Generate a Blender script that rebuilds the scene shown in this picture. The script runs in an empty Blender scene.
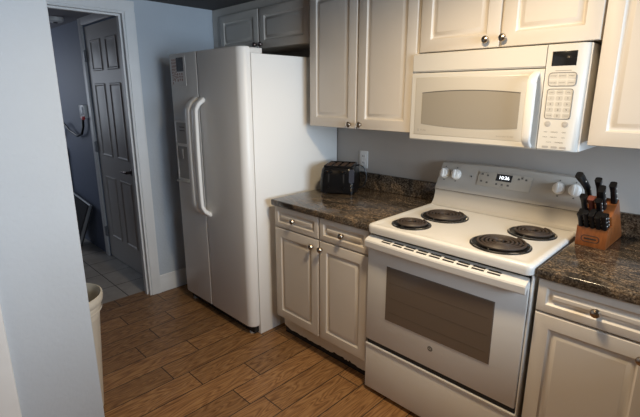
import bpy, bmesh, math, random
from mathutils import Vector, Matrix
random.seed(7)
sc = bpy.context.scene
COL = sc.collection

# ------------------------------------------------------------------ camera
CAM = Vector((1.2296, -2.2544, 1.5137)); YAW, PITCH, FPX = .7793, .2432, 434.64
cy_, sy_, cp_, sp_ = math.cos(YAW), math.sin(YAW), math.cos(PITCH), math.sin(PITCH)
fwd = Vector((-sy_*cp_, cy_*cp_, -sp_)); rgt = Vector((cy_, sy_, 0)); upv = rgt.cross(fwd)
cam = bpy.data.cameras.new('camera'); camo = bpy.data.objects.new('camera', cam); COL.objects.link(camo)
m3 = Matrix((rgt, upv, -fwd)).transposed()
camo.matrix_world = Matrix.Translation(CAM) @ m3.to_4x4()
cam.sensor_width = 36; cam.lens = FPX/640*36; cam.shift_y = -6.8/640; cam.clip_start = .02
sc.camera = camo

# ------------------------------------------------------------------ light
sc.view_settings.view_transform = 'Standard'; sc.view_settings.look = 'None'
sc.view_settings.exposure = 0.0; sc.view_settings.gamma = 1.0; sc.view_settings.use_curve_mapping = False
w = bpy.data.worlds.new('world'); sc.world = w; w.use_nodes = True
w.node_tree.nodes['Background'].inputs[0].default_value = (.55, .75, 1, 1)
w.node_tree.nodes['Background'].inputs[1].default_value = .5

def area(name, loc, target, sx, sy, power, col, shape='RECTANGLE'):
    l = bpy.data.lights.new(name, 'AREA'); l.shape = shape; l.size = sx; l.size_y = sy; l.energy = power; l.color = col
    o = bpy.data.objects.new(name, l); COL.objects.link(o); o.location = loc
    o.rotation_euler = (Vector(target)-Vector(loc)).to_track_quat('-Z', 'Y').to_euler(); return o
area('window_daylight', (3.13, -1.28, 1.52), (0, -1.28, 1.46), 1.6, 1.1, 92, (.70, .85, 1.0))
area('warm_fill_light', (.2, -3.6, 2.08), (.2, -3.6, 0), .25, .25, 11, (1, .70, .40), 'DISK')  # added warm fill behind the camera, for the cabinet and fridge fronts
area('hall_daylight', (-4.9, -1.75, 1.5), (-2.5, -1.2, 1.1), .8, 1.0, 8, (.80, .88, 1.0))
area('ceiling_lamp_light', (.50, -1.05, 2.10), (.50, -1.05, 0), .18, .18, 20.5, (1, .77, .48), 'DISK').data.spread = math.radians(172)

# ------------------------------------------------------------------ materials
def mat(name, col, rough=.5, metal=0, spec=.5, bump=None, vary=None, emit=None, coat=0):
    m = bpy.data.materials.new(name); m.use_nodes = True; nt = m.node_tree; b = nt.nodes['Principled BSDF']
    b.inputs['Base Color'].default_value = (*col, 1); b.inputs['Roughness'].default_value = rough
    b.inputs['Metallic'].default_value = metal; b.inputs['Specular IOR Level'].default_value = spec
    b.inputs['Coat Weight'].default_value = coat
    tc = nt.nodes.new('ShaderNodeTexCoord')
    if vary:
        n = nt.nodes.new('ShaderNodeTexNoise'); n.inputs['Scale'].default_value = vary[0]; n.inputs['Detail'].default_value = 4
        nt.links.new(tc.outputs['Object'], n.inputs['Vector'])
        r = nt.nodes.new('ShaderNodeValToRGB'); a = vary[1]
        r.color_ramp.elements[0].position = .3; r.color_ramp.elements[1].position = .7
        r.color_ramp.elements[0].color = (*[c*(1-a) for c in col], 1); r.color_ramp.elements[1].color = (*[min(1, c*(1+a)) for c in col], 1)
        nt.links.new(n.outputs['Fac'], r.inputs['Fac']); nt.links.new(r.outputs['Color'], b.inputs['Base Color'])
    if bump:
        n = nt.nodes.new('ShaderNodeTexNoise'); n.inputs['Scale'].default_value = bump[0]; n.inputs['Detail'].default_value = 3
        nt.links.new(tc.outputs['Object'], n.inputs['Vector'])
        bp = nt.nodes.new('ShaderNodeBump'); bp.inputs['Strength'].default_value = bump[1]; bp.inputs['Distance'].default_value = .004
        nt.links.new(n.outputs['Fac'], bp.inputs['Height']); nt.links.new(bp.outputs['Normal'], b.inputs['Normal'])
    if emit:
        b.inputs['Emission Color'].default_value = (*emit[0], 1); b.inputs['Emission Strength'].default_value = emit[1]
    return m

M = {}
M['wall'] = mat('wall_paint', (.50, .545, .60), .6, bump=(55, .35), vary=(3, .03))
M['wall_back'] = mat('backsplash_paint', (.45, .42, .395), .55, bump=(60, .2), vary=(3, .03))
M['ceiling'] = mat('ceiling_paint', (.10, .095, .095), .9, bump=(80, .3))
M['trim'] = mat('trim_paint', (.74, .74, .74), .4, vary=(6, .03))
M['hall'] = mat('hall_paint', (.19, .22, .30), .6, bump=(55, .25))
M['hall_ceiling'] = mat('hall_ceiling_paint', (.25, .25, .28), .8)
M['hall_door'] = mat('hall_door_paint', (.52, .49, .46), .45)
M['cab'] = mat('cabinet_foil', (.66, .61, .55), .42, vary=(5, .02))
M['cab_in'] = mat('cabinet_box', (.60, .55, .50), .5)
M['white'] = mat('appliance_enamel', (.72, .71, .69), .28, vary=(4, .015))
M['fridge'] = mat('fridge_enamel', (.88, .875, .86), .38, bump=(400, .06))
M['handle_white'] = mat('handle_plastic', (.88, .87, .85), .3)
M['fridge_grey'] = mat('fridge_grey_plastic', (.42, .41, .40), .4)
M['far'] = mat('far_wall_paint', (.22, .19, .16), .7, bump=(55, .3))
M['script'] = mat('pale_print', (.36, .34, .32), .5)
M['cream'] = mat('microwave_plastic', (.63, .61, .57), .33, vary=(4, .015))
M['cream2'] = mat('microwave_door_frame', (.53, .505, .46), .35)
M['mwglass'] = mat('microwave_screen', (.30, .275, .235), .25)
M['ovenglass'] = mat('oven_glass', (.14, .11, .088), .12, coat=.3)
M['black'] = mat('black_plastic', (.006, .006, .007), .28, spec=.3)
M['blackmatte'] = mat('black_matte', (.012, .011, .011), .7)
M['coil'] = mat('coil_metal', (.050, .036, .029), .5)
M['pan'] = mat('drip_pan_enamel', (.010, .009, .009), .3)
M['panel_shaded'] = mat('backguard_shaded_enamel', (.50, .48, .45), .28)  # stove enamel darkened: shade and dim room reflections put into the colour
M['chrome'] = mat('chrome', (.75, .74, .72), .15, metal=1)
M['nickel'] = mat('brushed_nickel', (.40, .34, .28), .24, metal=1)
M['dknickel'] = mat('aged_nickel', (.18, .14, .13), .3, metal=1)
M['ink'] = mat('grey_print', (.14, .135, .13), .6)
M['inkred'] = mat('rust_print', (.40, .22, .18), .6)
M['key'] = mat('key_print', (.55, .53, .49), .4)
M['button'] = mat('grey_button', (.42, .40, .38), .4)
M['digit'] = mat('led_digits', (1, 1, 1), .5, emit=((.9, .95, 1), 2.5))
M['screen'] = mat('black_display', (.012, .012, .013), .12)
M['sticker'] = mat('sticker_dark', (.09, .10, .12), .4, vary=(30, .3))
M['plate'] = mat('outlet_plastic', (.78, .78, .78), .35)
M['can'] = mat('bin_plastic', (.62, .58, .50), .45, vary=(8, .03))
M['red'] = mat('red_plastic', (.55, .03, .03), .35)
M['redwood'] = mat('red_brown_handle', (.16, .045, .03), .4)
M['pvc'] = mat('white_pipe', (.62, .66, .70), .4)
M['bag'] = mat('dark_fabric', (.03, .03, .035), .8, bump=(120, .5))
M['rim'] = mat('grey_rim', (.26, .27, .29), .4, metal=.2)
M['rivet'] = mat('pale_rivet', (.75, .75, .72), .35)
M['steel'] = mat('steel', (.55, .55, .55), .25, metal=1)

def N(nt, t, **kw):
    n = nt.nodes.new(t)
    for k, v in kw.items(): setattr(n, k, v)
    return n
def math_(nt, op, a, b=None, c=None):
    n = N(nt, 'ShaderNodeMath', operation=op)
    for i, v in enumerate((a, b, c)):
        if v is None: continue
        if isinstance(v, (int, float)): n.inputs[i].default_value = v
        else: nt.links.new(v, n.inputs[i])
    return n.outputs[0]

def ramp(nt, fac, stops, interp='LINEAR'):
    r = N(nt, 'ShaderNodeValToRGB'); r.color_ramp.interpolation = interp
    e = r.color_ramp.elements
    while len(e) < len(stops): e.new(.5)
    for el, (p, c) in zip(e, stops): el.position = p; el.color = (*c, 1) if len(c) == 3 else c
    nt.links.new(fac, r.inputs['Fac']); return r.outputs['Color']

def granite():
    m = mat('granite', (.1, .08, .06), .14); nt = m.node_tree; b = nt.nodes['Principled BSDF']
    tc = N(nt, 'ShaderNodeTexCoord'); o = tc.outputs['Object']
    n1 = N(nt, 'ShaderNodeTexNoise'); n1.inputs['Scale'].default_value = 130; n1.inputs['Detail'].default_value = 6; n1.inputs['Roughness'].default_value = .75
    nt.links.new(o, n1.inputs['Vector'])
    c1 = ramp(nt, n1.outputs['Fac'], [(.37, (.014, .012, .010)), (.45, (.065, .052, .041)), (.53, (.145, .119, .094)), (.61, (.27, .233, .19)), (.70, (.42, .385, .34))])
    n2 = N(nt, 'ShaderNodeTexNoise'); n2.inputs['Scale'].default_value = 5; n2.inputs['Detail'].default_value = 7; n2.inputs['Distortion'].default_value = 1.8
    mp = N(nt, 'ShaderNodeMapping'); mp.inputs['Scale'].default_value = (1, 2.6, 1); mp.inputs['Rotation'].default_value = (0, 0, .5)
    nt.links.new(o, mp.inputs['Vector']); nt.links.new(mp.outputs['Vector'], n2.inputs['Vector'])
    c2 = ramp(nt, n2.outputs['Fac'], [(.36, (.34, .32, .30)), (.50, (.74, .70, .66)), (.56, (1.25, 1.06, .84)), (.62, (.68, .64, .61))])
    mx = N(nt, 'ShaderNodeMix', data_type='RGBA', blend_type='MULTIPLY'); mx.inputs['Factor'].default_value = 1
    nt.links.new(c1, mx.inputs['A']); nt.links.new(c2, mx.inputs['B']); nt.links.new(mx.outputs['Result'], b.inputs['Base Color'])
    return m
M['granite'] = granite()

def wood_floor():
    m = mat('wood_plank_tile', (.2, .1, .05), .42); nt = m.node_tree; b = nt.nodes['Principled BSDF']
    g = N(nt, 'ShaderNodeNewGeometry'); sx = N(nt, 'ShaderNodeSeparateXYZ'); nt.links.new(g.outputs['Position'], sx.inputs[0])
    X, Y = sx.outputs[0], sx.outputs[1]
    PW, PL = .152, .62
    u = math_(nt, 'DIVIDE', math_(nt, 'ADD', X, .187+PW*14), PW)
    col = math_(nt, 'FLOOR', u); fu = math_(nt, 'FRACT', u)
    # joint positions measured along each row of planks
    known = {13: -1.083, 12: -1.166, 11: -.985, 10: -1.253, 9: -1.34, 8: -1.10, 7: -1.36, 6: -1.205, 5: -1.02, 14: -1.3, 15: -1.0, 16: -1.2}
    st = []
    for k in range(28):
        j = known.get(k, random.uniform(-1.6, -1)); off = (j/PL) % 1
        st.append((k/28, (off,)*3))
    lo = ramp(nt, math_(nt, 'DIVIDE', math_(nt, 'ADD', col, .5), 28), st[:14], 'CONSTANT')
    hi = ramp(nt, math_(nt, 'DIVIDE', math_(nt, 'ADD', col, .5), 28), st[14:], 'CONSTANT')
    mixo = N(nt, 'ShaderNodeMix', data_type='FLOAT')
    nt.links.new(math_(nt, 'GREATER_THAN', col, 13.5), mixo.inputs['Factor']); nt.links.new(lo, mixo.inputs['A']); nt.links.new(hi, mixo.inputs['B'])
    v = math_(nt, 'SUBTRACT', math_(nt, 'DIVIDE', Y, PL), mixo.outputs['Result'])
    row = math_(nt, 'FLOOR', v); fv = math_(nt, 'FRACT', v)
    du = math_(nt, 'MULTIPLY', math_(nt, 'MINIMUM', fu, math_(nt, 'SUBTRACT', 1, fu)), PW)
    dv = math_(nt, 'MULTIPLY', math_(nt, 'MINIMUM', fv, math_(nt, 'SUBTRACT', 1, fv)), PL)
    grout = math_(nt, 'LESS_THAN', math_(nt, 'MINIMUM', du, dv), .0029)
    wn = N(nt, 'ShaderNodeTexWhiteNoise', noise_dimensions='2D'); cb = N(nt, 'ShaderNodeCombineXYZ')
    nt.links.new(col, cb.inputs[0]); nt.links.new(row, cb.inputs[1]); nt.links.new(cb.outputs[0], wn.inputs['Vector'])
    # cathedral grain: distorted rings stretched along the plank, shifted per plank
    gx = math_(nt, 'MULTIPLY', math_(nt, 'SUBTRACT', fu, .5), 1.0); gy = math_(nt, 'MULTIPLY', fv, .62)
    cg = N(nt, 'ShaderNodeCombineXYZ'); nt.links.new(gx, cg.inputs[0]); nt.links.new(gy, cg.inputs[1])
    nt.links.new(math_(nt, 'MULTIPLY', wn.outputs['Value'], 9), cg.inputs[2])
    ns = N(nt, 'ShaderNodeTexNoise'); ns.inputs['Scale'].default_value = 1.5; ns.inputs['Detail'].default_value = 2; ns.inputs['Distortion'].default_value = .3
    nt.links.new(cg.outputs[0], ns.inputs['Vector'])
    ring = math_(nt, 'FRACT', math_(nt, 'MULTIPLY', ns.outputs['Fac'], 20))
    ringd = math_(nt, 'ABSOLUTE', math_(nt, 'SUBTRACT', ring, .5))
    mp = N(nt, 'ShaderNodeMapping'); mp.inputs['Scale'].default_value = (170, 8, 1); nt.links.new(g.outputs['Position'], mp.inputs['Vector'])
    fine = N(nt, 'ShaderNodeTexNoise'); fine.inputs['Scale'].default_value = 1; fine.inputs['Detail'].default_value = 5; nt.links.new(mp.outputs['Vector'], fine.inputs['Vector'])
    gsum = math_(nt, 'ADD', math_(nt, 'MULTIPLY', ringd, .55), math_(nt, 'MULTIPLY', fine.outputs['Fac'], .6))
    c = ramp(nt, gsum, [(.24, (.15, .070, .026)), (.40, (.26, .135, .055)), (.55, (.335, .188, .080)), (.72, (.39, .230, .105))])
    tint = ramp(nt, wn.outputs['Value'], [(0, (.80, .78, .76)), (1, (1.16, 1.13, 1.10))])
    mx = N(nt, 'ShaderNodeMix', data_type='RGBA', blend_type='MULTIPLY'); mx.inputs['Factor'].default_value = 1
    nt.links.new(c, mx.inputs['A']); nt.links.new(tint, mx.inputs['B'])
    m2 = N(nt, 'ShaderNodeMix', data_type='RGBA'); nt.links.new(grout, m2.inputs['Factor'])
    nt.links.new(mx.outputs['Result'], m2.inputs['A']); m2.inputs['B'].default_value = (.045, .028, .018, 1)
    nt.links.new(m2.outputs['Result'], b.inputs['Base Color'])
    bp = N(nt, 'ShaderNodeBump'); bp.inputs['Strength'].default_value = .25; bp.inputs['Distance'].default_value = .002
    nt.links.new(math_(nt, 'SUBTRACT', gsum, math_(nt, 'MULTIPLY', grout, 2)), bp.inputs['Height']); nt.links.new(bp.outputs['Normal'], b.inputs['Normal'])
    return m
M['floor'] = wood_floor()

def tile_floor():
    m = mat('hall_tile', (.3, .3, .3), .35); nt = m.node_tree; b = nt.nodes['Principled BSDF']
    g = N(nt, 'ShaderNodeNewGeometry'); sx = N(nt, 'ShaderNodeSeparateXYZ'); nt.links.new(g.outputs['Position'], sx.inputs[0])
    fs = []
    for o, off in ((0, .27), (1, .03)):
        f = math_(nt, 'FRACT', math_(nt, 'DIVIDE', math_(nt, 'ADD', sx.outputs[o], off+9), .305))
        fs.append(math_(nt, 'MINIMUM', f, math_(nt, 'SUBTRACT', 1, f)))
    gr = math_(nt, 'LESS_THAN', math_(nt, 'MINIMUM', *fs), .012)
    ns = N(nt, 'ShaderNodeTexNoise'); ns.inputs['Scale'].default_value = 7; ns.inputs['Detail'].default_value = 5; nt.links.new(g.outputs['Position'], ns.inputs['Vector'])
    c = ramp(nt, ns.outputs['Fac'], [(.3, (.30, .27, .24)), (.7, (.40, .37, .34))])
    m2 = N(nt, 'ShaderNodeMix', data_type='RGBA'); nt.links.new(gr, m2.inputs['Factor']); nt.links.new(c, m2.inputs['A']); m2.inputs['B'].default_value = (.06, .055, .05, 1)
    nt.links.new(m2.outputs['Result'], b.inputs['Base Color']); return m
M['tile'] = tile_floor()

def block_wood():
    m = mat('knife_block_wood', (.3, .12, .04), .35); nt = m.node_tree; b = nt.nodes['Principled BSDF']
    tc = N(nt, 'ShaderNodeTexCoord'); mp = N(nt, 'ShaderNodeMapping'); mp.inputs['Scale'].default_value = (60, 10, 10)
    nt.links.new(tc.outputs['Object'], mp.inputs['Vector']); n = N(nt, 'ShaderNodeTexNoise'); n.inputs['Scale'].default_value = 1.5; n.inputs['Detail'].default_value = 4
    nt.links.new(mp.outputs['Vector'], n.inputs['Vector'])
    nt.links.new(ramp(nt, n.outputs['Fac'], [(.3, (.16, .048, .012)), (.7, (.26, .082, .022))]), b.inputs['Base Color']); return m
M['block'] = block_wood()

# ------------------------------------------------------------------ mesh helpers
class G:
    def __init__(s): s.bm = bmesh.new()
    def _merge(s, t):
        me = bpy.data.meshes.new('t'); t.to_mesh(me); t.free(); s.bm.from_mesh(me); bpy.data.meshes.remove(me); return s
    def box(s, x0, x1, y0, y1, z0, z1, bev=0, seg=2):
        t = bmesh.new(); bmesh.ops.create_cube(t, size=1)
        for v in t.verts: v.co = Vector(((x0+x1)/2+v.co.x*(x1-x0), (y0+y1)/2+v.co.y*(y1-y0), (z0+z1)/2+v.co.z*(z1-z0)))
        if bev: bmesh.ops.bevel(t, geom=t.edges[:], offset=bev, segments=seg, profile=.5, affect='EDGES')
        return s._merge(t)
    def loops(s, loops, closed_ends=True, cyclic=True):
        """skin consecutive equal-length vertex loops"""
        t = bmesh.new(); vs = [[t.verts.new(p) for p in L] for L in loops]; n = len(loops[0])
        for a, b in zip(vs, vs[1:]):
            for i in range(n if cyclic else n-1):
                j = (i+1) % n
                try: t.faces.new((a[i], a[j], b[j], b[i]))
                except ValueError: pass
        if closed_ends:
            t.faces.new(list(reversed(vs[0]))); t.faces.new(vs[-1])
        bmesh.ops.recalc_face_normals(t, faces=t.faces[:]); return s._merge(t)
    def prism(s, poly, axis, a0, a1, bev=0):
        """poly of 2D points in the two other axes (order x,y,z), extruded along axis"""
        def P(p, a):
            q = list(p); q.insert(axis, a); return Vector(q)
        t = bmesh.new(); A = [t.verts.new(P(p, a0)) for p in poly]; B = [t.verts.new(P(p, a1)) for p in poly]; n = len(poly)
        t.faces.new(A); t.faces.new(B)
        for i in range(n): t.faces.new((A[i], A[(i+1) % n], B[(i+1) % n], B[i]))
        bmesh.ops.recalc_face_normals(t, faces=t.faces[:])
        if bev: bmesh.ops.bevel(t, geom=t.edges[:], offset=bev, segments=2, profile=.5, affect='EDGES')
        return s._merge(t)
    def lathe(s, prof, c, axis=(0, 0, 1), seg=24, cap=True):
        """prof: list of (radius, height along axis)"""
        ax = Vector(axis).normalized(); a = ax.orthogonal().normalized(); b = ax.cross(a); c = Vector(c)
        L = [[c+ax*h+(a*math.cos(k*2*math.pi/seg)+b*math.sin(k*2*math.pi/seg))*max(r, 1e-4) for k in range(seg)] for r, h in prof]
        return s.loops(L, cap)
    def tube(s, pts, r, seg=8, cap=True, flat=None):
        """round tube along pts (r may be a list); flat=(ha, hb, updir) gives a rounded-rect section"""
        pts = [Vector(p) for p in pts]; L = []; prev = None
        for i, p in enumerate(pts):
            t = (pts[min(i+1, len(pts)-1)]-pts[max(i-1, 0)]).normalized()
            if flat: u = Vector(flat[2]).normalized()
            elif prev is None: u = t.orthogonal().normalized()
            else: u = (prev-t*prev.dot(t)).normalized()
            prev = u; n = t.cross(u).normalized(); rr = r[i] if isinstance(r, (list, tuple)) else r
            ha, hb = (flat[0], flat[1]) if flat else (1, 1)
            ring = []
            for k in range(seg):
                a = 2*math.pi*(k+.5)/seg; c_, s_ = math.cos(a), math.sin(a)
                if flat:
                    e = .55; c_ = math.copysign(abs(c_)**e, c_); s_ = math.copysign(abs(s_)**e, s_)
                ring.append(p+u*(c_*rr*ha)+n*(s_*rr*hb))
            L.append(ring)
        return s.loops(L, cap)
    def done(s, name, m, parent=None, smooth=35):
        bm = s.bm
        for f in bm.faces: f.smooth = True
        bm.normal_update(); lim = math.radians(smooth)
        for e in bm.edges:
            if len(e.link_faces) == 2: e.smooth = e.calc_face_angle(0) < lim
        o = bpy.data.objects.new(name, None) if False else None
        if parent is None:
            xs = [v.co for v in bm.verts]
            lo = Vector((min(v.x for v in xs), min(v.y for v in xs), min(v.z for v in xs))); hi = Vector((max(v.x for v in xs), max(v.y for v in xs), max(v.z for v in xs)))
            org = Vector(((lo.x+hi.x)/2, (lo.y+hi.y)/2, lo.z))
        else:
            org = ORG[parent.name]
        for v in bm.verts: v.co -= org
        me = bpy.data.meshes.new(name); bm.to_mesh(me); bm.free(); me.materials.append(M[m] if isinstance(m, str) else m)
        o = bpy.data.objects.new(name, me); COL.objects.link(o)
        if parent is not None: o.parent = parent; ORG[o.name] = org.copy()
        else: o.location = org; ORG[o.name] = org
        return o
ORG = {}
def tag(o, label, cat, group=None):
    o['label'] = label; o['category'] = cat
    if group: o['group'] = group
    return o
def struct(o): o['kind'] = 'structure'; return o
def thing(name, label, cat, loc=(0, 0, 0), rotz=0, group=None, local=False):
    """Empty at the base; its parts are given in room coordinates, or in its own when local"""
    o = bpy.data.objects.new(name, None); COL.objects.link(o); o.location = loc; o.rotation_euler = (0, 0, rotz); o.empty_display_size = .1
    ORG[o.name] = Vector((0, 0, 0)) if local else Vector(loc)
    return tag(o, label, cat, group)
def text(name, body, size, fn, m, parent, align='CENTER'):
    """flat lettering; fn maps (a, b) of the text plane to a 3D point"""
    cu = bpy.data.curves.new('t', 'FONT'); cu.body = body; cu.size = size; cu.align_x = align; cu.align_y = 'CENTER'; cu.resolution_u = 3
    to = bpy.data.objects.new('t', cu); COL.objects.link(to); bpy.context.view_layer.update()
    me = bpy.data.meshes.new_from_object(to.evaluated_get(bpy.context.evaluated_depsgraph_get()))
    bpy.data.objects.remove(to); bpy.data.curves.remove(cu)
    org = ORG[parent.name]
    for v in me.vertices: v.co = Vector(fn(v.co.x, v.co.y))-org
    me.name = name; me.materials.clear(); me.materials.append(M[m])
    o = bpy.data.objects.new(name, me); COL.objects.link(o); o.parent = parent; ORG[o.name] = org.copy(); return o
def rrect(x0, x1, y0, y1, r, n=5):
    P = []
    for cx, cy, a0 in ((x1-r, y0+r, -90), (x1-r, y1-r, 0), (x0+r, y1-r, 90), (x0+r, y0+r, 180)):
        for k in range(n+1):
            a = math.radians(a0+90*k/n); P.append((cx+r*math.cos(a), cy+r*math.sin(a)))
    return P

# ------------------------------------------------------------------ room shell
H = 2.135
XL, XR, YF = -1.88, 3.05, -5.2
struct(G().box(XL-.11, XR+.1, YF-.1, .1, -.06, 0).done('floor', 'floor'))
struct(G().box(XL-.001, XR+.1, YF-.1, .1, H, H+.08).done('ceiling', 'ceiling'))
struct(G().box(XL-.1, XR+.1, 0, .1, 0, H).done('wall_back', 'wall_back'))
struct(G().box(XL-.1, XL, -.962, 0, 0, H).box(XL-.1, XL, -1.765, -.962, 2.045, H).box(XL-.1, XL, YF, -1.765, 0, H).done('wall_left', 'wall'))
wy0, wy1, wz0, wz1 = -2.08, -.48, .97, 2.07
struct(G().box(XR, XR+.1, YF, wy0, 0, H).box(XR, XR+.1, wy1, 0, 0, H).box(XR, XR+.1, wy0, wy1, 0, wz0).box(XR, XR+.1, wy0, wy1, wz1, H).done('wall_right', 'far'))
struct(G().box(XL-.1, XR+.1, YF-.1, YF, 0, H).done('wall_front', 'far'))
struct(G().box(1.66, 1.78, -2.0, 0, 0, 1.02, .005).done('daylight_blocker', 'far'))  # unseen low block, added to keep daylight off the lower fronts and floor
PX, PE = -.50, -1.784
struct(G().box(PX-.12, PX, YF, PE, 0, H, .006).done('wall_partition', 'wall'))
struct(G().prism([(PX, -2.057), (PX+.016, -2.060), (PX+.019, -2.085), (PX+.012, -2.13), (PX+.012, -2.15), (PX, -2.16)], 2, 0, 2.06).done('trim_2', 'trim'))

# doorway casing and jamb
def casing_leg(g, y0, s, x, z1, wdt=.066, d=.018):
    """casing on a wall facing +x; y0 inner edge, s = +1 away towards +y"""
    pr = [(x, y0), (x+d*.55, y0), (x+d*.7, y0+s*.012), (x+d*.7, y0+s*.03), (x+d, y0+s*.05), (x+d, y0+s*wdt), (x, y0+s*wdt)]
    g.prism(pr, 2, 0, z1)
g = G(); casing_leg(g, -.962, 1, XL, 2.045); casing_leg(g, -1.765, -1, XL, 2.045)
g.prism([(XL, 2.045), (XL+.010, 2.045), (XL+.0126, 2.057), (XL+.0126, 2.075), (XL+.018, 2.090), (XL+.018, 2.113), (XL, 2.113)], 1, -1.831, -.896)
struct(g.done('trim_1', 'trim'))
jm = G().box(XL-.1, XL+.004, -.977, -.9622, 0, 2.045).box(XL-.1, XL+.004, -1.765, -1.75, 0, 2.045).box(XL-.1, XL+.004, -1.75, -.977, 2.03, 2.0448)
jm.box(XL-.062, XL-.03, -.989, -.977, 0, 2.03).box(XL-.062, XL-.03, -1.75, -.989, 2.018, 2.03)
struct(jm.done('trim_3', 'trim'))
bb = [(XL, 0), (XL+.014, 0), (XL+.014, .095), (XL+.010, .103), (XL+.010, .115), (XL+.005, .135), (XL, .138)]
struct(G().prism(bb, 1, -.896, -.02).done('baseboard_left', 'trim'))

# hall beyond the doorway
HX0, HD, HY0 = -5.0, -.865, -2.7
struct(G().box(HX0, XL-.11, HY0, .1, -.06, 0).done('floor_hall', 'tile'))
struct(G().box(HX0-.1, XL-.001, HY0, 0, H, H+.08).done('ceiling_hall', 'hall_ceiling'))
DX0, DX1, DZ = -2.97, -2.205, 2.065
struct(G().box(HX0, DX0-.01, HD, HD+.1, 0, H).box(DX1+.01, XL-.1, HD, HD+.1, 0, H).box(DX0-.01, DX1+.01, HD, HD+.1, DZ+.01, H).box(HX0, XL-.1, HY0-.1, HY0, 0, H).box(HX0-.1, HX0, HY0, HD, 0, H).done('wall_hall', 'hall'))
g = G()
for a, b_ in ((DX0-.01, DX0-.085), (DX1+.01, DX1+.085)):
    g.box(min(a, b_), max(a, b_), HD-.016, HD, 0, DZ+.09, .003)
g.box(DX0-.01, DX1+.01, HD-.016, HD, DZ+.012, DZ+.09, .003)
struct(g.done('trim_4', 'trim'))

def panel_front(g, x0, x1, z0, z1, y, thick, prof, back=True):
    """slab facing -y whose front follows prof [(inset, depth)] and ends in a flat field"""
    L = []
    if back: L.append((0, thick))
    L += prof
    loops = [[Vector((x0+i, y+d, z0+i)), Vector((x1-i, y+d, z0+i)), Vector((x1-i, y+d, z1-i)), Vector((x0+i, y+d, z1-i))] for i, d in L]
    g.loops(loops, True)
def cab_prof(mg, w=.030, d=.0095):
    return [(0, .004), (.002, .001), (.005, 0), (mg, 0), (mg+.005, d*.75), (mg+.009, d), (mg+.014, d), (mg+.020, d*.75), (mg+w, .0012), (mg+w+.003, .001)]

door = G().box(DX0, DX1, HD+.004, HD+.038, .012, DZ)
dw = DX1-DX0
for zx0, zx1 in ((.22, .80), (.98, 1.60), (1.70, 1.95)):
    for k in (0, 1):
        a = DX0+.105+k*(dw/2-.055); b_ = a+dw/2-.155
        panel_front(door, a, b_, zx0, zx1, HD+.001, .003, [(0, .004), (.006, -.004), (.014, -.004), (.022, .0025), (.03, .0025), (.055, -.002)])
d1 = struct(door.done('door_1', 'hall_door')); d1['label'] = 'grey six-panel interior door closed in the hall beyond the doorway'
ORG[d1.name] = ORG[d1.name]
g = G().lathe([(.03, 0), (.03, .008), (.012, .012), (.012, .05)], (DX1-.065, HD+.004, .90), (0, -1, 0), 20)
g.tube([(DX1-.065, HD-.045, .90), (DX1-.11, HD-.047, .90), (DX1-.17, HD-.042, .895)], [.010, .009, .007], 8)
g.done('door_lever', 'dknickel', d1)
for z in (.25, 1.05, 1.83):
    g = G().tube([(DX0-.004, HD-.006, z-.05), (DX0-.004, HD-.006, z+.05)], .009, 10).box(DX0-.03, DX0-.004, HD-.019, HD-.0145, z-.045, z+.045)
    g.done('hinge', 'rim', d1)

# ------------------------------------------------------------------ refrigerator
FX0, FX1, FS = -1.658, -.822, -1.290
FT = 1.771
fr = thing('refrigerator', 'tall white side-by-side refrigerator standing between the doorway wall and the left counter', 'refrigerator', ((FX0+FX1)/2, -.4, 0))
g = G().box(FX0+.008, FX1, -.722, -.008, .0, FT-.036, .004)
fr_case = g.done('case', 'fridge', fr)
def fdoor(x0, x1, rl, rr):
    P = []
    yf, yb = -.790, -.727
    n = 8
    P.append((x1, yb))
    for k in range(n+1):
        a = math.radians(0-90*k/n); P.append((x1-rr+rr*math.cos(a), yf+rr+rr*math.sin(a)))
    for k in range(n+1):
        a = math.radians(-90-90*k/n); P.append((x0+rl+rl*math.cos(a), yf+rl+rl*math.sin(a)))
    P.append((x0, yb))
    L = []
    for z, ins in ((.058, .012), (.062, .004), (.072, 0), (FT-.012, 0), (FT-.003, .004), (FT, .012)):
        cx, cy = (x0+x1)/2, (yf+yb)/2
        L.append([Vector((cx+(x-cx)*(1-2*ins/(x1-x0)), cy+(y-cy)*(1-2*ins/(yb-yf)), z)) for x, y in P])
    return G().loops(L, True)
dl = fdoor(FX0, FS-.004, .03, .008).done('freezer_door', 'fridge', fr)
dr = fdoor(FS+.004, FX1-.003, .008, .052).done('fridge_door', 'fridge', fr)
for par, hx, s in ((dl, FS-.042, -1), (dr, FS+.040, 1)):
    z0, z1 = .735, 1.482; pts = []; wd = []
    n = 24
    for k in range(n+1):
        t = k/n; e = min(t, 1-t)/.10; e = min(1, e); o = .058*(1-(1-e)**2.2)+.004*math.sin(math.pi*t)
        pts.append((hx+s*.0*o, -.788-o, z0+(z1-z0)*t)); wd.append(1+.25*(1-e))
    G().tube(pts, wd, 12, True, (.024, .013, (1, 0, 0))).done('handle', 'handle_white', par)
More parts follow.
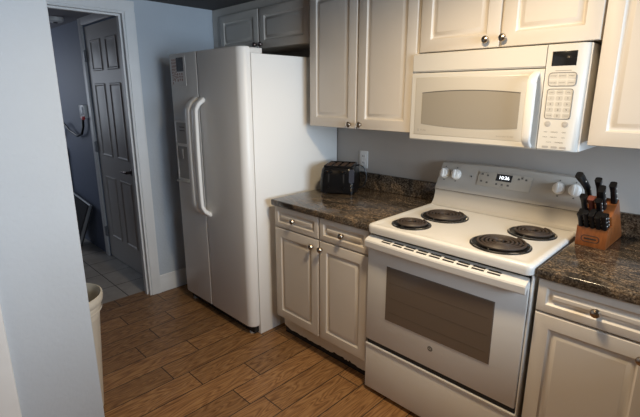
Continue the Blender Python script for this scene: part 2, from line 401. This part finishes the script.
# dispenser
DXa, DXb = -1.622, -1.425
g = G()
for x0, x1, z0, z1 in ((DXa, DXb, 1.325, 1.345), (DXa, DXb, 1.165, 1.185), (DXa, DXb, .915, .94), (DXa, DXa+.012, .94, 1.325), (DXb-.012, DXb, .94, 1.325)):
    g.box(x0, x1, -.797, -.7885, z0, z1, .002)
disp = g.done('dispenser_frame', 'fridge', dl)
G().box(DXa+.012, DXb-.012, -.794, -.789, 1.185, 1.325, .001).done('dispenser_panel', 'fridge_grey', disp)
g = G().box(DXa+.012, DXb-.012, -.7915, -.789, .94, 1.165).box(DXa+.05, DXa+.09, -.80, -.7915, 1.08, 1.15, .004)
g.done('dispenser_recess', 'fridge_grey', disp)
for dz in (1.295, 1.272):
    G().box(DXa+.06, DXa+.13, -.7955, -.7938, dz-.003, dz+.003).done('dispenser_button', 'ink', disp)
g = G().prism([(DXa+.006, .915), (DXb-.006, .915), (DXb-.006, .925), (DXa+.006, .925)], 1, -.812, -.79)
g.done('drip_tray', 'white', disp)
# sheet taped on the freezer door
st = G().box(-1.615, -1.43, -.7912, -.7898, 1.565, 1.745).done('paper_notice', 'fridge', dl)
G().box(-1.545, -1.455, -.7921, -.7911, 1.655, 1.742).done('notice_picture', 'sticker', st)
g = G()
for c in range(4):
    x = -1.605+c*.016
    z = 1.735
    while z > 1.585+.01*c:
        l = random.uniform(.008, .02); g.box(x, x+.007, -.7918, -.7911, z-l, z); z -= l+.006
for c in range(3):
    z = 1.645
    x = -1.54+c*.028
    while z > 1.60:
        l = random.uniform(.006, .016); g.box(x, x+.012, -.7918, -.7911, z-l, z); z -= l+.006
g.done('notice_print', 'inkred', st)
g = G().box(FX1-.105, FX1-.004, -.726, -.64, FT-.036, FT-.006, .004)
g.done('hinge_cover', 'white', fr)
g = G().box(FX0+.03, FX1-.02, -.755, -.722, .012, .052)
for k in range(14): g.box(FX0+.06+k*.053, FX0+.095+k*.053, -.758, -.754, .02, .042)
g.done('base_grille', 'blackmatte', fr)
for x in (FX0+.06, FX1-.06):
    G().lathe([(.018, 0), (.018, .008), (.008, .010), (.008, .03)], (x, -.745, 0)).done('foot', 'fridge_grey', fr)

# ------------------------------------------------------------------ cabinets
def knob(x, z, y, par, m='nickel', r=.0162):
    G().lathe([(r*.55, 0), (r*.5, .004), (r*.42, .013), (r*.95, .018), (r, .022), (r*.85, .027), (r*.4, .031), (0, .0315)], (x, y+.0008, z), (0, -1, 0), 20).done('knob', m, par)

def wall_cab(label, x0, x1, z0, z1, yb_front, doors, m='cab', knobs=None, loc=None, top=None, km='nickel', mg=.055, group='white cabinets hung on the back wall'):
    t = thing('wall_cabinet', label, 'cabinet', ((x0+x1)/2, yb_front/2, z0), 0, group)
    g = G().box(x0, x1, yb_front, -.002, z0+.004, z1)
    g.done('cabinet_box', 'cab', t)
    for i, (a, b_, c, d) in enumerate(doors):
        g = G(); panel_front(g, a, b_, c, d, yb_front-.0195, .0185, cab_prof(mg)); dd = g.done('door', m, t)
        if knobs and i < len(knobs): knob(knobs[i][0], knobs[i][1], yb_front-.0195, dd, km)
    return t
UF = -.330
CT = H-.003
# over the fridge
t = wall_cab('short two-door white cabinet high above the refrigerator', XL+.002, -.746, 1.812, CT, -.285,
         [(-1.755, -1.293, 1.816, 2.075), (-1.278, -.790, 1.816, 2.075)], knobs=[(-1.318, 1.843), (-1.252, 1.841)], km='dknickel', mg=.05)
# between fridge and microwave
wall_cab('tall two-door white cabinet between the refrigerator and the microwave', -.742, .006, 1.322, CT, UF,
         [(-.740, -.374, 1.322, 2.10), (-.362, .002, 1.322, 2.10)], knobs=[(-.412, 1.346), (-.335, 1.348)])
# over the microwave
wall_cab('short two-door white cabinet directly above the microwave', .010, .779, 1.703, CT, UF,
         [(.022, .404, 1.705, 2.10), (.414, .777, 1.705, 2.10)], knobs=[(.352, 1.738), (.425, 1.740)])
# right of the microwave
wall_cab('tall white cabinet to the right of the microwave, cut by the picture edge', .783, 1.55, 1.322, CT, UF,
         [(.784, 1.16, 1.322, 2.10), (1.17, 1.546, 1.322, 2.10)], knobs=[(1.125, 1.346), (1.21, 1.348)])

CZ = .905
def base_cab(label, x0, x1, cols, group='white base cabinets under the counter'):
    t = thing('base_cabinet', label, 'cabinet', ((x0+x1)/2, -.3, 0), 0, group)
    G().box(x0, x1, -.634, -.012, .132, CZ-.037).done('cabinet_box', 'cab', t)
    for a, b_, kx, dkx in cols:
        g = G(); panel_front(g, a, b_, .742, .867, -.655, .0195, cab_prof(.030, .026)); d = g.done('drawer', 'cab', t); knob(kx, .803, -.655, d)
        g = G(); panel_front(g, a, b_, .148, .733, -.655, .0195, cab_prof(.052)); d = g.done('door', 'cab', t); knob(dkx, .69, -.655, d)
    return t
bl = base_cab('white base cabinet of two drawers and two doors between refrigerator and stove', -.738, -.013,
         [(-.734, -.366, -.562, -.408), (-.356, -.016, -.187, -.338)])
# worn toe board, its paint torn along the lower edge
rag = [(-.738, .131), (-.012, .131)]
x = -.012; 
while x > -.72:
    rag.append((x, .036+random.uniform(-.004, .004)+(.010 if -.38 < x < -.15 else 0)*random.random())); x -= random.uniform(.006, .03)
rag.append((-.738, .055))
G().prism(rag, 1, -.590, -.584).done('toe_board', 'cab', bl)
G().box(-.735, -.012, -.583, -.573, 0, .131).done('toe_recess', 'blackmatte', bl)
br = base_cab('white base cabinet right of the stove, only its left part in view', .763, 1.54,
         [(.767, 1.146, .957, 1.10), (1.156, 1.536, 1.346, 1.21)])
G().box(.772, 1.536, -.56, -.55, 0, .131).done('toe_board', 'cab', br)

def counter(label, label2, x0, x1):
    t = thing('countertop', label, 'countertop', ((x0+x1)/2, -.3, CZ-.036), 0, 'dark granite countertops')
    G().box(x0, x1, -.668, -.002, CZ-.036, CZ, .006, 3).done('slab', 'granite', t)
    tag(G().box(x0-.03, x1-.004, -.024, -.0025, CZ+.0003, CZ+.105, .003).done('granite_backsplash', 'granite'), label2, 'backsplash', 'granite backsplash strips')
counter('dark brown speckled granite countertop left of the stove, under the black toaster', 'low granite backsplash strip on the wall behind the toaster', -.752, -.010)
counter('dark brown speckled granite countertop right of the stove, under the knife block', 'low granite backsplash strip on the wall behind the knife block', .760, 1.55)

# ------------------------------------------------------------------ stove
RX0, RX1 = -.006, .752
rg = thing('stove', 'white electric coil stove with oven between the two granite counters', 'stove', (.378, -.36, 0))
G().box(RX0+.003, RX1-.003, -.632, -.03, .03, .875, .003).done('body', 'white', rg)
G().box(RX0+.02, RX1-.02, -.618, -.06, .0, .03).done('toe_base', 'blackmatte', rg)
# cooktop: rim with rolled edge
g = G()
def crect(ins, z):
    r = .028
    return [Vector((x, y, z)) for x, y in rrect(RX0+ins, RX1-ins, -.688+ins, -.115-ins*.2, max(r-ins, .004))]
g.loops([crect(.006, .872), crect(.001, .876), crect(0, .892), crect(0, .905), crect(.003, .911), crect(.009, .915), crect(.02, .9155), crect(.03, .9125), crect(.05, .912)])
cook = g.done('cooktop', 'white', rg)
TZ = .912
def burner(cx, cy, R, turns):
    g = G().lathe([(R+.017, -.0005), (R+.017, .003), (R+.013, .0055), (R+.006, .004), (R-.01, .0005)], (cx, cy, TZ), (0, 0, 1), 40)
    bnr = g.done('burner', 'pan', rg)
    G().lathe([(R+.014, .0048), (R+.011, .0068), (R+.008, .0052)], (cx, cy, TZ), (0, 0, 1), 40, False).done('drip_pan_rim', 'chrome', bnr)
    n = int(turns*30); pts = []
    for k in range(n+1):
        t = k/n; r = .017+(R-.022)*t; a = 2*math.pi*turns*t+1.2; pts.append((cx+r*math.cos(a), cy+r*math.sin(a), TZ+.0130))
    G().tube(pts, .0056, 8).done('coil', 'coil', bnr)
    G().lathe([(.0, .013), (.012, .0125), (.012, .009)], (cx, cy, TZ), (0, 0, 1), 16, False).done('coil_cap', 'nickel', bnr)
    g = G()
    for k in range(3):
        a = 2*math.pi*k/3+.5; g.tube([(cx+.012*math.cos(a), cy+.012*math.sin(a), TZ+.0075), (cx+(R+.004)*math.cos(a), cy+(R+.004)*math.sin(a), TZ+.0075)], .003, 6)
    g.done('coil_support', 'chrome', bnr)
burner(.150, -.545, .076, 4); burner(.195, -.315, .100, 5); burner(.568, -.532, .103, 5); burner(.607, -.288, .084, 4)

# backguard: curved riser, then a leaning control panel with rounded, tapering ends
BY0, BZ0, BY1, BZ1 = -.108, 1.000, -.072, 1.148
def bgsec(x, dz):
    z1 = BZ1+dz
    return [Vector(p) for p in ((x, -.130, .9135), (x, -.112, .925), (x, -.101, .945), (x, -.098, .975), (x, -.101, .992), (x, BY0, BZ0), (x, BY0-.001, BZ0+.006), (x, BY1, z1-.012), (x, BY1+.006, z1-.003), (x, BY1+.014, z1), (x, -.03, z1), (x, -.025, z1-.01), (x, -.025, .9135))]
L = []
for x, dz in ((.006, -.030), (.010, -.018), (.020, -.007), (.040, -.001), (.378, .008), (.717, -.001), (.737, -.007), (.747, -.018), (.751, -.030)):
    L.append(bgsec(x, dz))
# taper the ends inwards towards the top
for i, s in ((0, 1), (1, .8), (2, .45), (-1, -1), (-2, -.8), (-3, -.45)):
    for v in L[i]: v.x += s*.022*max(0, (v.z-.93)/.2)
bg = G().loops(L).done('backguard', 'panel_shaded', rg, 28)
nrm = Vector((0, -(BZ1-BZ0), BY1-BY0)); nrm = Vector((0, -.972, .236)); tz = Vector((0, .236, .972))
def CP(x, s, h=0):
    """point on the control panel face: x, height s above its foot, h in front"""
    return Vector((x, BY0-.001, BZ0+.006))+tz*s+nrm*(h+.0005)
# groove line under panel
G().tube([(.012, BY0-.0005, BZ0+.002), (.745, BY0-.0005, BZ0+.002)], .0018, 6).done('seam', 'ink', bg)
for kx in (.060, .127, .636, .703):
    c = CP(kx, .088)
    k_ = G().lathe([(.028, 0), (.0275, .004), (.0245, .006), (.022, .022), (.019, .025), (0, .0255)], c, nrm, 28)
    a = tz; k_.loops([[c+nrm*h+tz*(sg_*.023)+Vector((wd, 0, 0)) for sg_, wd in ((-1, -.005), (1, -.004), (1, .004), (-1, .005))] for h in (.01, .036)])
    kk = k_.done('knob', 'handle_white', bg)
    G().lathe([(.0035, 0), (.003, .0006)], CP(kx, .124, .0), nrm, 10).done('dial_mark', 'ink', bg)
    G().loops([[CP(kx+dx, .052+ds, .0005) for dx, ds in ((-.004, -.003), (.004, -.003), (.004, .003), (-.004, .003))], [CP(kx+dx, .052+ds, .0008) for dx, ds in ((-.004, -.003), (.004, -.003), (.004, .003), (-.004, .003))]]).done('dial_mark', 'ink', bg)
G().lathe([(.004, 0), (.004, .001)], CP(.212, .088, .0002), nrm, 12).done('indicator_light', 'black', bg)
poly = [(.247, .048), (.512, .048), (.518, .122), (.256, .122)]
g = G().loops([[CP(x, s, 0) for x, s in poly], [CP(x, s, .003) for x, s in poly], [CP(.38+(x-.38)*.985, .085+(s-.085)*.95, .004) for x, s in poly]])
pan = g.done('control_panel', 'cream2', bg)
poly = [(.343, .083), (.421, .083), (.424, .118), (.346, .118)]
scn = G().loops([[CP(x, s, h) for x, s in poly] for h in (.004, .005)]).done('clock_display', 'screen', pan)
text('clock_digits', '10:26', .024, lambda p, q: CP(.384+p*1.0, .1005+q, .0055), 'digit', scn)
for x, s in ((.272, .108), (.300, .104), (.270, .072), (.300, .068), (.455, .104), (.470, .110), (.490, .104), (.350, .066), (.378, .066), (.408, .066)):
    q = [(x-.006, s-.004), (x+.006, s-.004), (x+.004, s+.005), (x-.004, s+.005)]
    G().loops([[CP(a, b_, h) for a, b_ in q] for h in (.004, .0046)]).done('touch_key', 'ink', pan)
for x, s, w_ in ((.285, .117, 'BAKE  BROIL'), (.470, .117, 'TIMER'), (.378, .055, 'START')):
    text('key_label', w_, .006, lambda p, q, x=x, s=s: CP(x+p, s+q, .0045), 'ink', pan)

# oven door
OY = -.676
G().box(RX1-.006, RX1, -.669, -.632, .026, .872, .001).done('side_frame', 'white', rg)
g = G().box(RX0+.004, RX1-.009, OY, -.634, .306, .845, .005)
od = g.done('oven_door', 'white', rg)
# vented ledge along the door's upper edge that is also its pull
def ledge(x):
    t = (x-RX0)/(RX1-RX0); o = -.010*math.sin(math.pi*min(1, max(0, t)))
    return [Vector(p) for p in ((x, -.640, .862), (x, -.664, .858), (x, -.696+o, .845), (x, -.702+o, .841), (x, -.705+o, .834), (x, -.703+o, .808), (x, -.699+o, .803), (x, -.692+o, .804), (x, -.684, .818), (x, -.640, .822))]
hx = [RX0+.006+(RX1-.012-RX0-.006)*k/20 for k in range(21)]
hd = G().loops([ledge(x) for x in hx], True).done('handle', 'white', od, 25)
g = G()
for k in range(9):
    xa = .088+k*.063
    for r_ in (0, 1):
        L = []
        for x in (xa, xa+.017, xa+.034, xa+.050):
            q = ledge(x); p0, p1 = q[1], q[2]
            u0 = p0.lerp(p1, .30+.36*r_); u1 = p0.lerp(p1, .52+.36*r_); up = Vector((0, 0, .0006)); dn = Vector((0, 0, -.001))
            L.append([u0+up, u1+up, u1+dn, u0+dn])
        g.loops(L)
g.done('vent_slots', 'blackmatte', hd)
g = G(); panel_front(g, .112, .628, .452, .728, OY-.0035, .005, [(0, .003), (.003, .0), (.006, .0)])
wn_ = g.done('oven_window', 'ovenglass', od)
g = G()
for k in range(3): g.box(.13, .61, OY-.0041, OY-.0034, .50+k*.075, .502+k*.075)
g.done('rack_line', mat('rack_tint', (.115, .09, .07), .2), wn_)  # oven racks as thin lines a little darker than the glass
g = G().lathe([(.0125, 0), (.0125, .0012), (.0105, .0012)], (.363, OY-.0002, .405), (0, -1, 0), 28)
lg = g.done('badge', 'ink', od)
text('badge_letters', 'GE', .013, lambda p, q: (.363+p, OY-.0018, .405+q), 'cream', lg)
# storage drawer
g = G().box(RX0+.003, RX1-.003, OY+.004, -.634, .026, .282, .003)
dw_ = g.done('storage_drawer', 'white', rg)
G().prism([(OY+.004, .270), (OY-.001, .275), (OY-.001, .281), (OY+.006, .281)], 0, RX0+.004, RX1-.004).done('drawer_lip', 'white', dw_)
G().box(RX0+.01, RX1-.01, -.667, -.633, .279, .308).done('door_gap', 'blackmatte', rg)
G().box(RX0+.012, RX1-.012, -.662, -.6315, .846, .882).done('vent_gap', 'blackmatte', rg)

# ------------------------------------------------------------------ microwave
mw = thing('microwave', 'cream over-the-range microwave hung under the cabinet above the stove', 'microwave', (.378, -.19, 1.292))
MY = -.366
G().box(.004, .757, -.335, -.003, 1.292, 1.699, .004).done('housing', 'white', mw)
def bowed(g, x0, x1, z0, z1, y, bow, n=14, yb=-.334, r=.006):
    """front panel bowed outwards a little towards the right end of the microwave"""
    L = []
    for k in range(n+1):
        x = x0+(x1-x0)*k/n; yy = y(x)
        L.append([Vector(p) for p in ((x, yb, z0), (x, yy+r, z0), (x, yy, z0+r), (x, yy, z1-r), (x, yy+r, z1), (x, yb, z1))])
    g.loops(L)
def myf(x):
    # nearly flat, with the right end rolled back
    e = max(0, (x-.706)/.046); return MY+.034*(1-math.sqrt(max(0, 1-min(1, e)**2)))
g = G(); bowed(g, .002, .606, 1.614, 1.699, myf, 0); g.done('vent_panel', 'cream', mw)
g = G()
xs = [.609, .66, .70, .712, .722, .730, .738, .744, .749, .752]
g.loops([[Vector(p) for p in ((x, -.334, 1.292), (x, myf(x)+.005, 1.292), (x, myf(x), 1.298), (x, myf(x), 1.693), (x, myf(x)+.005, 1.699), (x, -.334, 1.699))] for x in xs])
cpn = g.done('control_panel', 'cream', mw)
g = G(); bowed(g, .0, .606, 1.292, 1.610, myf, 0); md = g.done('door', 'cream', mw)
g = G(); panel_front(g, .022, .552, 1.318, 1.590, MY-.0015, .003, [(0, .002), (.002, .0006), (.006, .0)]); fr_ = g.done('door_frame', 'cream2', md)
def archw(x0, x1, z0, z1, b):
    P = []
    n = 18
    for k in range(n+1):
        t = k/n; P.append((x0+(x1-x0)*t, z0-b*4*t*(1-t)))
    for k in range(n+1):
        t = k/n; P.append((x1-(x1-x0)*t, z1+b*4*t*(1-t)))
    return P
G().prism(archw(.062, .524, 1.372, 1.517, .012), 1, MY-.0028, MY-.001).done('door_window', 'mwglass', md)
pa = [(x, z) for x, z in archw(.062, .524, 1.372, 1.517, .012)]
top_ = pa[19:]
G().tube([(x, MY-.003, z+.001) for x, z in top_], .002, 6).done('window_lip', 'ink', md)
pts = []; wd = []
for k in range(21):
    t = k/20; e = min(1, min(t, 1-t)/.12); pts.append((.577+.004*math.sin(math.pi*t), MY-.004-.036*(1-(1-e)**2)-.012*math.sin(math.pi*t), 1.303+.29*t)); wd.append(.75+.25*e)
G().tube(pts, wd, 12, True, (.0175, .011, (1, 0, 0))).done('handle', 'white', md)
mark = G().lathe([(.006, 0), (.006, .0006)], (.048, MY-.0016, 1.342), (0, -1, 0), 16).done('badge', 'button', md)
text('badge_letters', 'GE', .006, lambda p, q: (.048+p, MY-.0026, 1.342+q), 'cream', mark)
text('series_script', 'Profile', .012, lambda p, q: (.076+p, MY-.0018, 1.342+q), 'script', md)
text('model_script', 'Spacemaker XL1800', .009, lambda p, q: (.475+p, MY-.0018, 1.336+q), 'script', md)
G().box(.628, .715, MY-.0008, MY+.001, 1.618, 1.672, .0005).done('display', 'screen', cpn)
def outline(g, x0, x1, z0, z1, r, w=.0012):
    P = rrect(x0, x1, z0, z1, r); pts = [(x, MY-.0006, z) for x, z in P]; pts.append(pts[0]); g.tube(pts, w, 6, False)
G().box(.645, .702, MY-.0007, MY+.001, 1.599, 1.6022).done('key_heading', 'script', cpn)
g = G(); outline(g, .624, .722, 1.543, 1.593, .012); outline(g, .625, .717, 1.418, 1.532, .010); g.done('key_outline', 'ink', cpn)
for i, (w_, c, r_) in enumerate((('POPCORN', 0, 0), ('BEVERAGE', 1, 0), ('REHEAT', 2, 0), ('VEGETABLE', 0, 1), ('POTATO', 1, 1), ('CHICKEN', 2, 1))):
    x, z = .6405+c*.0325, 1.581-r_*.026
    kk = G().prism(rrect(x-.0145, x+.0145, z-.0095, z+.0095, .004), 1, MY-.0007, MY+.001).done('key', 'key', cpn)
    text('key_label', w_, .0052, lambda p, q, x=x, z=z: (x+p, MY-.0011, z+q), 'ink', kk)
lab = ['COOK', 'DEFROST', 'TIMER', '1', '2', '3', '4', '5', '6', '7', '8', '9', 'POWER', '0', 'CLOCK']
for i, w_ in enumerate(lab):
    x, z = .641+(i % 3)*.030, 1.519-(i//3)*.0222
    kk = G().prism(rrect(x-.0125, x+.0125, z-.0088, z+.0088, .006), 1, MY-.0007, MY+.001).done('key', 'cream2', cpn)
    text('key_label', w_, .012 if len(w_) == 1 else .0048, lambda p, q, x=x, z=z: (x+p, MY-.0011, z+q), 'ink', kk)
for x, w_ in ((.640, 'CLEAR'), (.703, 'START')):
    kk = G().lathe([(.0115, 0), (.0115, .0012), (.009, .0018)], (x, MY+.0002, 1.398), (0, -1, 0), 20).done('round_button', 'button', cpn)
    text('key_label', w_, .0045, lambda p, q, x=x: (x+p, MY-.0022, 1.398+q), 'cream', kk)
for x, z, w_ in ((.636, 1.366, 'ADD'), (.668, 1.366, 'SURFACE'), (.703, 1.366, 'VENT'), (.636, 1.346, 'LIGHT'), (.668, 1.346, 'MEMORY'), (.703, 1.346, 'FAN'), (.652, 1.326, 'AUTO'), (.690, 1.326, 'REMINDER')):
    text('key_label', w_, .0062, lambda p, q, x=x, z=z: (x+p, MY-.0004, z+q), 'ink', cpn)
for x in (.641, .674, .706):
    G().prism(rrect(x-.012, x+.012, 1.303, 1.311, .0039), 1, MY-.0009, MY+.001).done('oval_button', 'button', cpn)
g = G()
for k in range(12): g.box(.12+k*.045, .15+k*.045, -.26, -.10, 1.2905, 1.293)
g.done('grease_filter', 'steel', mw)

# ------------------------------------------------------------------ outlet
ot = thing('wall_outlet', 'white double wall outlet above the granite backsplash behind the toaster', 'outlet', (-.585, -.004, 1.03))
G().box(-.62, -.55, -.0065, -.0006, 1.033, 1.147, .002).done('cover_plate', 'plate', ot)
for z in (1.068, 1.112):
    f = G().prism(rrect(-.602, -.568, z-.016, z+.016, .008), 1, -.0085, -.006).done('socket', 'plate', ot)
    g = G().box(-.593, -.590, -.0088, -.0084, z-.004, z+.007).box(-.581, -.578, -.0088, -.0084, z-.004, z+.006)
    g.done('socket_slots', 'black', f)

# ------------------------------------------------------------------ toaster
ta = math.atan2(-.235+.351, -.444+.641)
W_, D_, TH = .215, .245, .192
c0 = Vector((-.645, -.358))+Vector((math.cos(ta), math.sin(ta)))*W_/2+Vector((-math.sin(ta), math.cos(ta)))*D_/2
to = thing('toaster', 'black four-slice toaster standing on the left granite counter beside the refrigerator', 'toaster', (c0.x, c0.y, CZ), ta, local=True)
L = []
for z, ins, r in ((.008, .004, .02), (.012, 0, .026), (.06, -.003, .032), (.13, 0, .034), (.165, .004, .036), (.178, .009, .034), (.184, .018, .03), (.186, .026, .02), (.178, .030, .018)):
    L.append([Vector((x, y, z)) for x, y in rrect(-W_/2+ins, W_/2-ins, -D_/2+ins, D_/2-ins, r)])
L = [[Vector((v.x, v.y, v.z*.90)) for v in q] for q in L]
body = G().loops(L).done('body', 'black', to)
g = G()
for sx_, sy_2 in ((-1, -1), (1, -1), (-1, 1), (1, 1)): g.lathe([(.012, 0), (.012, .012)], (sx_*.085, sy_2*.095, 0), (0, 0, 1), 12)
g.done('foot', 'blackmatte', to)
# raised chrome-lined collar with slots
g = G()
for x in (-.088, .082): g.box(x, x+.006, -.095, .095, .158, .176, .002)
g.box(-.088, .088, -.099, -.094, .158, .176, .002).box(-.088, .088, .094, .099, .158, .176, .002)
g.done('collar', 'black', body)
for i in range(4):
    x = -.066+i*.044
    s = G().box(x-.016, x+.016, -.082, .082, .161, .1675).done('bread_slot', 'blackmatte', body)
    g = G()
    for k in range(9): g.tube([(x-.014, -.075+k*.018, .168), (x-.014, -.075+k*.018+.004, .172), (x+.014, -.075+k*.018+.004, .172), (x+.014, -.075+k*.018, .168)], .0013, 5)
    g.done('guide_wire', 'dknickel', s)
for x in (-.052, .042):
    t_ = G().box(x-.005, x+.005, -D_/2-.002, -D_/2+.004, .055, .150, .002).done('lever_track', 'blackmatte', body)
    G().box(x-.020, x+.020, -D_/2-.020, -D_/2-.001, .138, .152, .005).done('lever', 'black', t_)
    G().lathe([(.004, 0), (.004, .002)], (x-.002, -D_/2-.0185, .146), (0, -1, 0), 10).done('lever_pin', 'nickel', t_)
    G().lathe([(.008, 0), (.008, .006), (.006, .009)], (x, -D_/2+.001, .045), (0, -1, 0), 16).done('browning_dial', 'black', body)
g = G().prism(rrect(.076, .108, .075, .160, .01), 1, -D_/2-.003, -D_/2+.01, .0).done('side_panel', mat('glossy_grey_plastic', (.05, .055, .075), .10), body)
for z in (.062, .038, .028):
    G().box(.086, .098, -D_/2-.0045, -D_/2+.001, z-.004, z+.005, .001).done('push_button', 'steel', body)
pts = []
for k in range(25):
    a = math.radians(115-235*k/24); pts.append((.112+.05*math.cos(a)*1.0, .03-.0*k, .092+.075*math.sin(a)))
pts = [(.09, .05, .150)]+pts
pts[-1] = (.10, .03, .012)
G().tube(pts, .0038, 8).done('power_cord', 'black', to)

# ------------------------------------------------------------------ knife block (own coordinates, y to the wall)
kb = thing('knife_block', 'orange-brown wooden knife block full of black knives on the right counter', 'knife block', (.832, -.285, CZ), -.03, local=True)
BW = .112
d = Vector((0, -.61, .79)); n_ = Vector((0, .79, .61))
back = [(.256, 0), (.246, .02), (.100, .195), (.021, .134), (.064, .079), (.064, 0)]
blk = G().prism(back, 0, -BW/2, BW/2, .004).done('block', 'block', kb)
frt = G().prism([(0, 0), (.0645, 0), (.0645, .092), (0, .084)], 0, -BW/2, BW/2, .003).done('front_block', 'block', kb)
g = G(); P = rrect(-.034, .030, .022, .048, .012); pts = [(x, -.0008, z) for x, z in P]; pts.append(pts[0]); g.tube(pts, .0013, 6, False)
lp = g.done('badge', 'blackmatte', frt)
G().box(-.024, .020, -.0016, .0008, .0325, .0375, .0004).done('badge_line', 'blackmatte', lp)
def knife(label, base, L_, w_, m='black', hook=False, cat='knife', name='kitchen_knife', grp='knives in the knife block', lean=0):
    """handle standing out of the block along d from base (block coordinates)"""
    base = Vector(base); dd = (d+Vector((lean, 0, 0))).normalized()
    rot = Matrix.Rotation(-.03, 3, 'Z'); o_ = Vector((.832, -.285, CZ))
    t = thing(name, label, cat, o_+rot@base, -.03, grp, local=True)
    pts = []; wd = []
    for k in range(9):
        q = k/8; bend = (.017*max(0, q-.55)/.45 if hook else 0)
        pts.append(dd*(L_*q)+Vector((-bend*1.6, bend*.3, 0))); wd.append(1-.16*math.sin(math.pi*q)+(.07 if q > .8 else 0))
    h = G().tube(pts, wd, 10, True, (.0118 if w_ > .012 else .0095, w_, (1, 0, 0))).done('handle', m, t)
    for q in (.22, .5, .78):
        c = dd*(L_*q)+Vector((-.027*max(0, q-.55)/.45 if hook else 0, 0, 0))
        for sx_ in (1, -1):
            G().lathe([(.0030, 0), (.0026, .0010)], c+Vector((sx_*(.0110 if w_ > .012 else .0089), 0, 0)), (sx_, 0, 0), 8).done('rivet', 'rivet', h)
    G().box(-.001, .001, -.006, .006, -.004, .004).done('bolster', 'steel', t)
    return t
# steak knives, two rows in the front block
lab1 = ['leftmost', 'second from the left', 'middle', 'second from the right', 'rightmost']
for r_ in range(2):
    for k in range(5):
        knife('small black steak knife, %s in the %s row of the block' % (lab1[k], ('front', 'rear')[r_]), (-.043+k*.0212, .008+r_*.0245, .0862+r_*.0035), .070+.007*((k*2+r_) % 3), .0112, name='steak_knife', grp='steak knives in the knife block')
def sl(u): return Vector((0, .021, .134))+Vector((0, .079, .061))*u
for lb, x, u, L_, w_, m_, hk in (
    ('tall black knife with hooked butt, standing highest at the left of the block', -.044, .66, .150, .0175, 'black', True),
    ('black knife at the top rear of the block, second from the left', -.010, .88, .112, .0135, 'black', False),
    ('thick black knife in the middle of the block behind the red-brown handle', .014, .45, .110, .0185, 'black', False),
    ('black knife at the right rear corner of the block', .041, .84, .100, .0150, 'black', False),
    ('short black knife at the left edge of the block, just above the steak knives', -.044, .16, .085, .0125, 'black', False),
    ('short black knife handle and right of the red-brown handle', .010, .14, .074, .0125, 'black', False),
    ('knife with red-brown handle in front of the large black knives', -.018, .20, .075, .0125, 'redwood', False)):
    knife(lb, sl(u)+Vector((x, 0, .0)), L_, w_, m_, hk)

# ------------------------------------------------------------------ bin behind the partition
bn = thing('trash_can', 'round off-white plastic trash can standing behind the partition wall edge', 'trash can', (-.895, -1.782, 0))
g = G().lathe([(.100, 0), (.106, .006), (.142, .52), (.150, .535), (.151, .56), (.160, .57), (.164, .59), (.163, .607), (.156, .61), (.149, .600), (.143, .53), (.102, .012), (.0, .010)], (-.895, -1.782, 0), (0, 0, 1), 48, False)
g.done('bucket', 'can', bn)
G().lathe([(.1535, .532), (.155, .537), (.1535, .542)], (-.895, -1.782, 0), (0, 0, 1), 48, False).done('rim_band', 'can', bn)

# ------------------------------------------------------------------ things in the hall
bx = thing('wall_switch_box', 'small white box with red plug on the hall wall beside the door', 'wall box', (-3.17, HD-.02, 1.30))
G().box(-3.24, -3.10, HD-.035, HD-.0005, 1.30, 1.415, .004).done('box', 'plate', bx)
G().box(-3.215, -3.13, HD-.041, HD-.034, 1.325, 1.40, .003).done('cover', 'pvc', bx)
G().box(-3.15, -3.105, HD-.06, HD-.034, 1.285, 1.315, .004).done('red_plug', 'red', bx)
g = G().tube([(-3.18, HD-.03, 1.30), (-3.20, HD-.03, 1.22), (-3.26, HD-.03, 1.15), (-3.40, HD-.03, 1.12), (-3.58, HD-.04, 1.16), (-3.72, HD-.05, 1.23), (-3.86, HD-.06, 1.20), (-3.95, HD-.05, 1.10)], .011, 8)
g.done('power_cord', 'black', bx)
pv = thing('drain_pipe', 'white plastic drain pipe with collar standing against the hall wall', 'pipe', (-3.82, HD-.05, 0))
G().tube([(-3.93, HD-.05, 0), (-3.93, HD-.05, .98)], .026, 14).done('pipe', 'pvc', pv)
G().tube([(-3.93, HD-.05, .90), (-3.93, HD-.05, .96)], .040, 14).done('collar', 'pvc', pv)
G().tube([(-3.93, HD-.05, .93), (-4.1, HD-.05, .93)], .03, 14).done('elbow', 'pvc', pv)
bk = thing('laundry_basket', 'dark folded basket with grey rim leaning on the hall wall', 'basket', (-3.50, HD-.12, 0))
def slab(p0, p1, p2, p3, th):
    ps = [Vector(p) for p in (p0, p1, p2, p3)]; n = (ps[1]-ps[0]).cross(ps[3]-ps[0]).normalized()*th
    return [[p-n for p in ps], [p+n for p in ps]]
A, B, C_, D2 = (-3.62, HD-.16, .0), (-3.40, HD-.16, .0), (-3.22, HD-.05, .46), (-3.85, HD-.05, .52)
G().loops(slab(A, B, C_, D2, .03)).done('basket_body', 'bag', bk)
G().tube([D2, C_, B], .016, 8).done('basket_rim', 'rim', bk)
sd = thing('smoke_detector', 'round pale smoke detector on the hall ceiling', 'smoke detector', (-3.09, -1.04, H-.04))
G().lathe([(.045, 0), (.06, .008), (.065, .03), (.065, .0395)], (-3.09, -1.04, H-.04), (0, 0, 1), 28).done('cover', 'trim', sd)
G().lathe([(.016, -.006), (.02, .001)], (-3.09, -1.04, H-.04), (0, 0, 1), 16).done('sensor', 'black', sd)
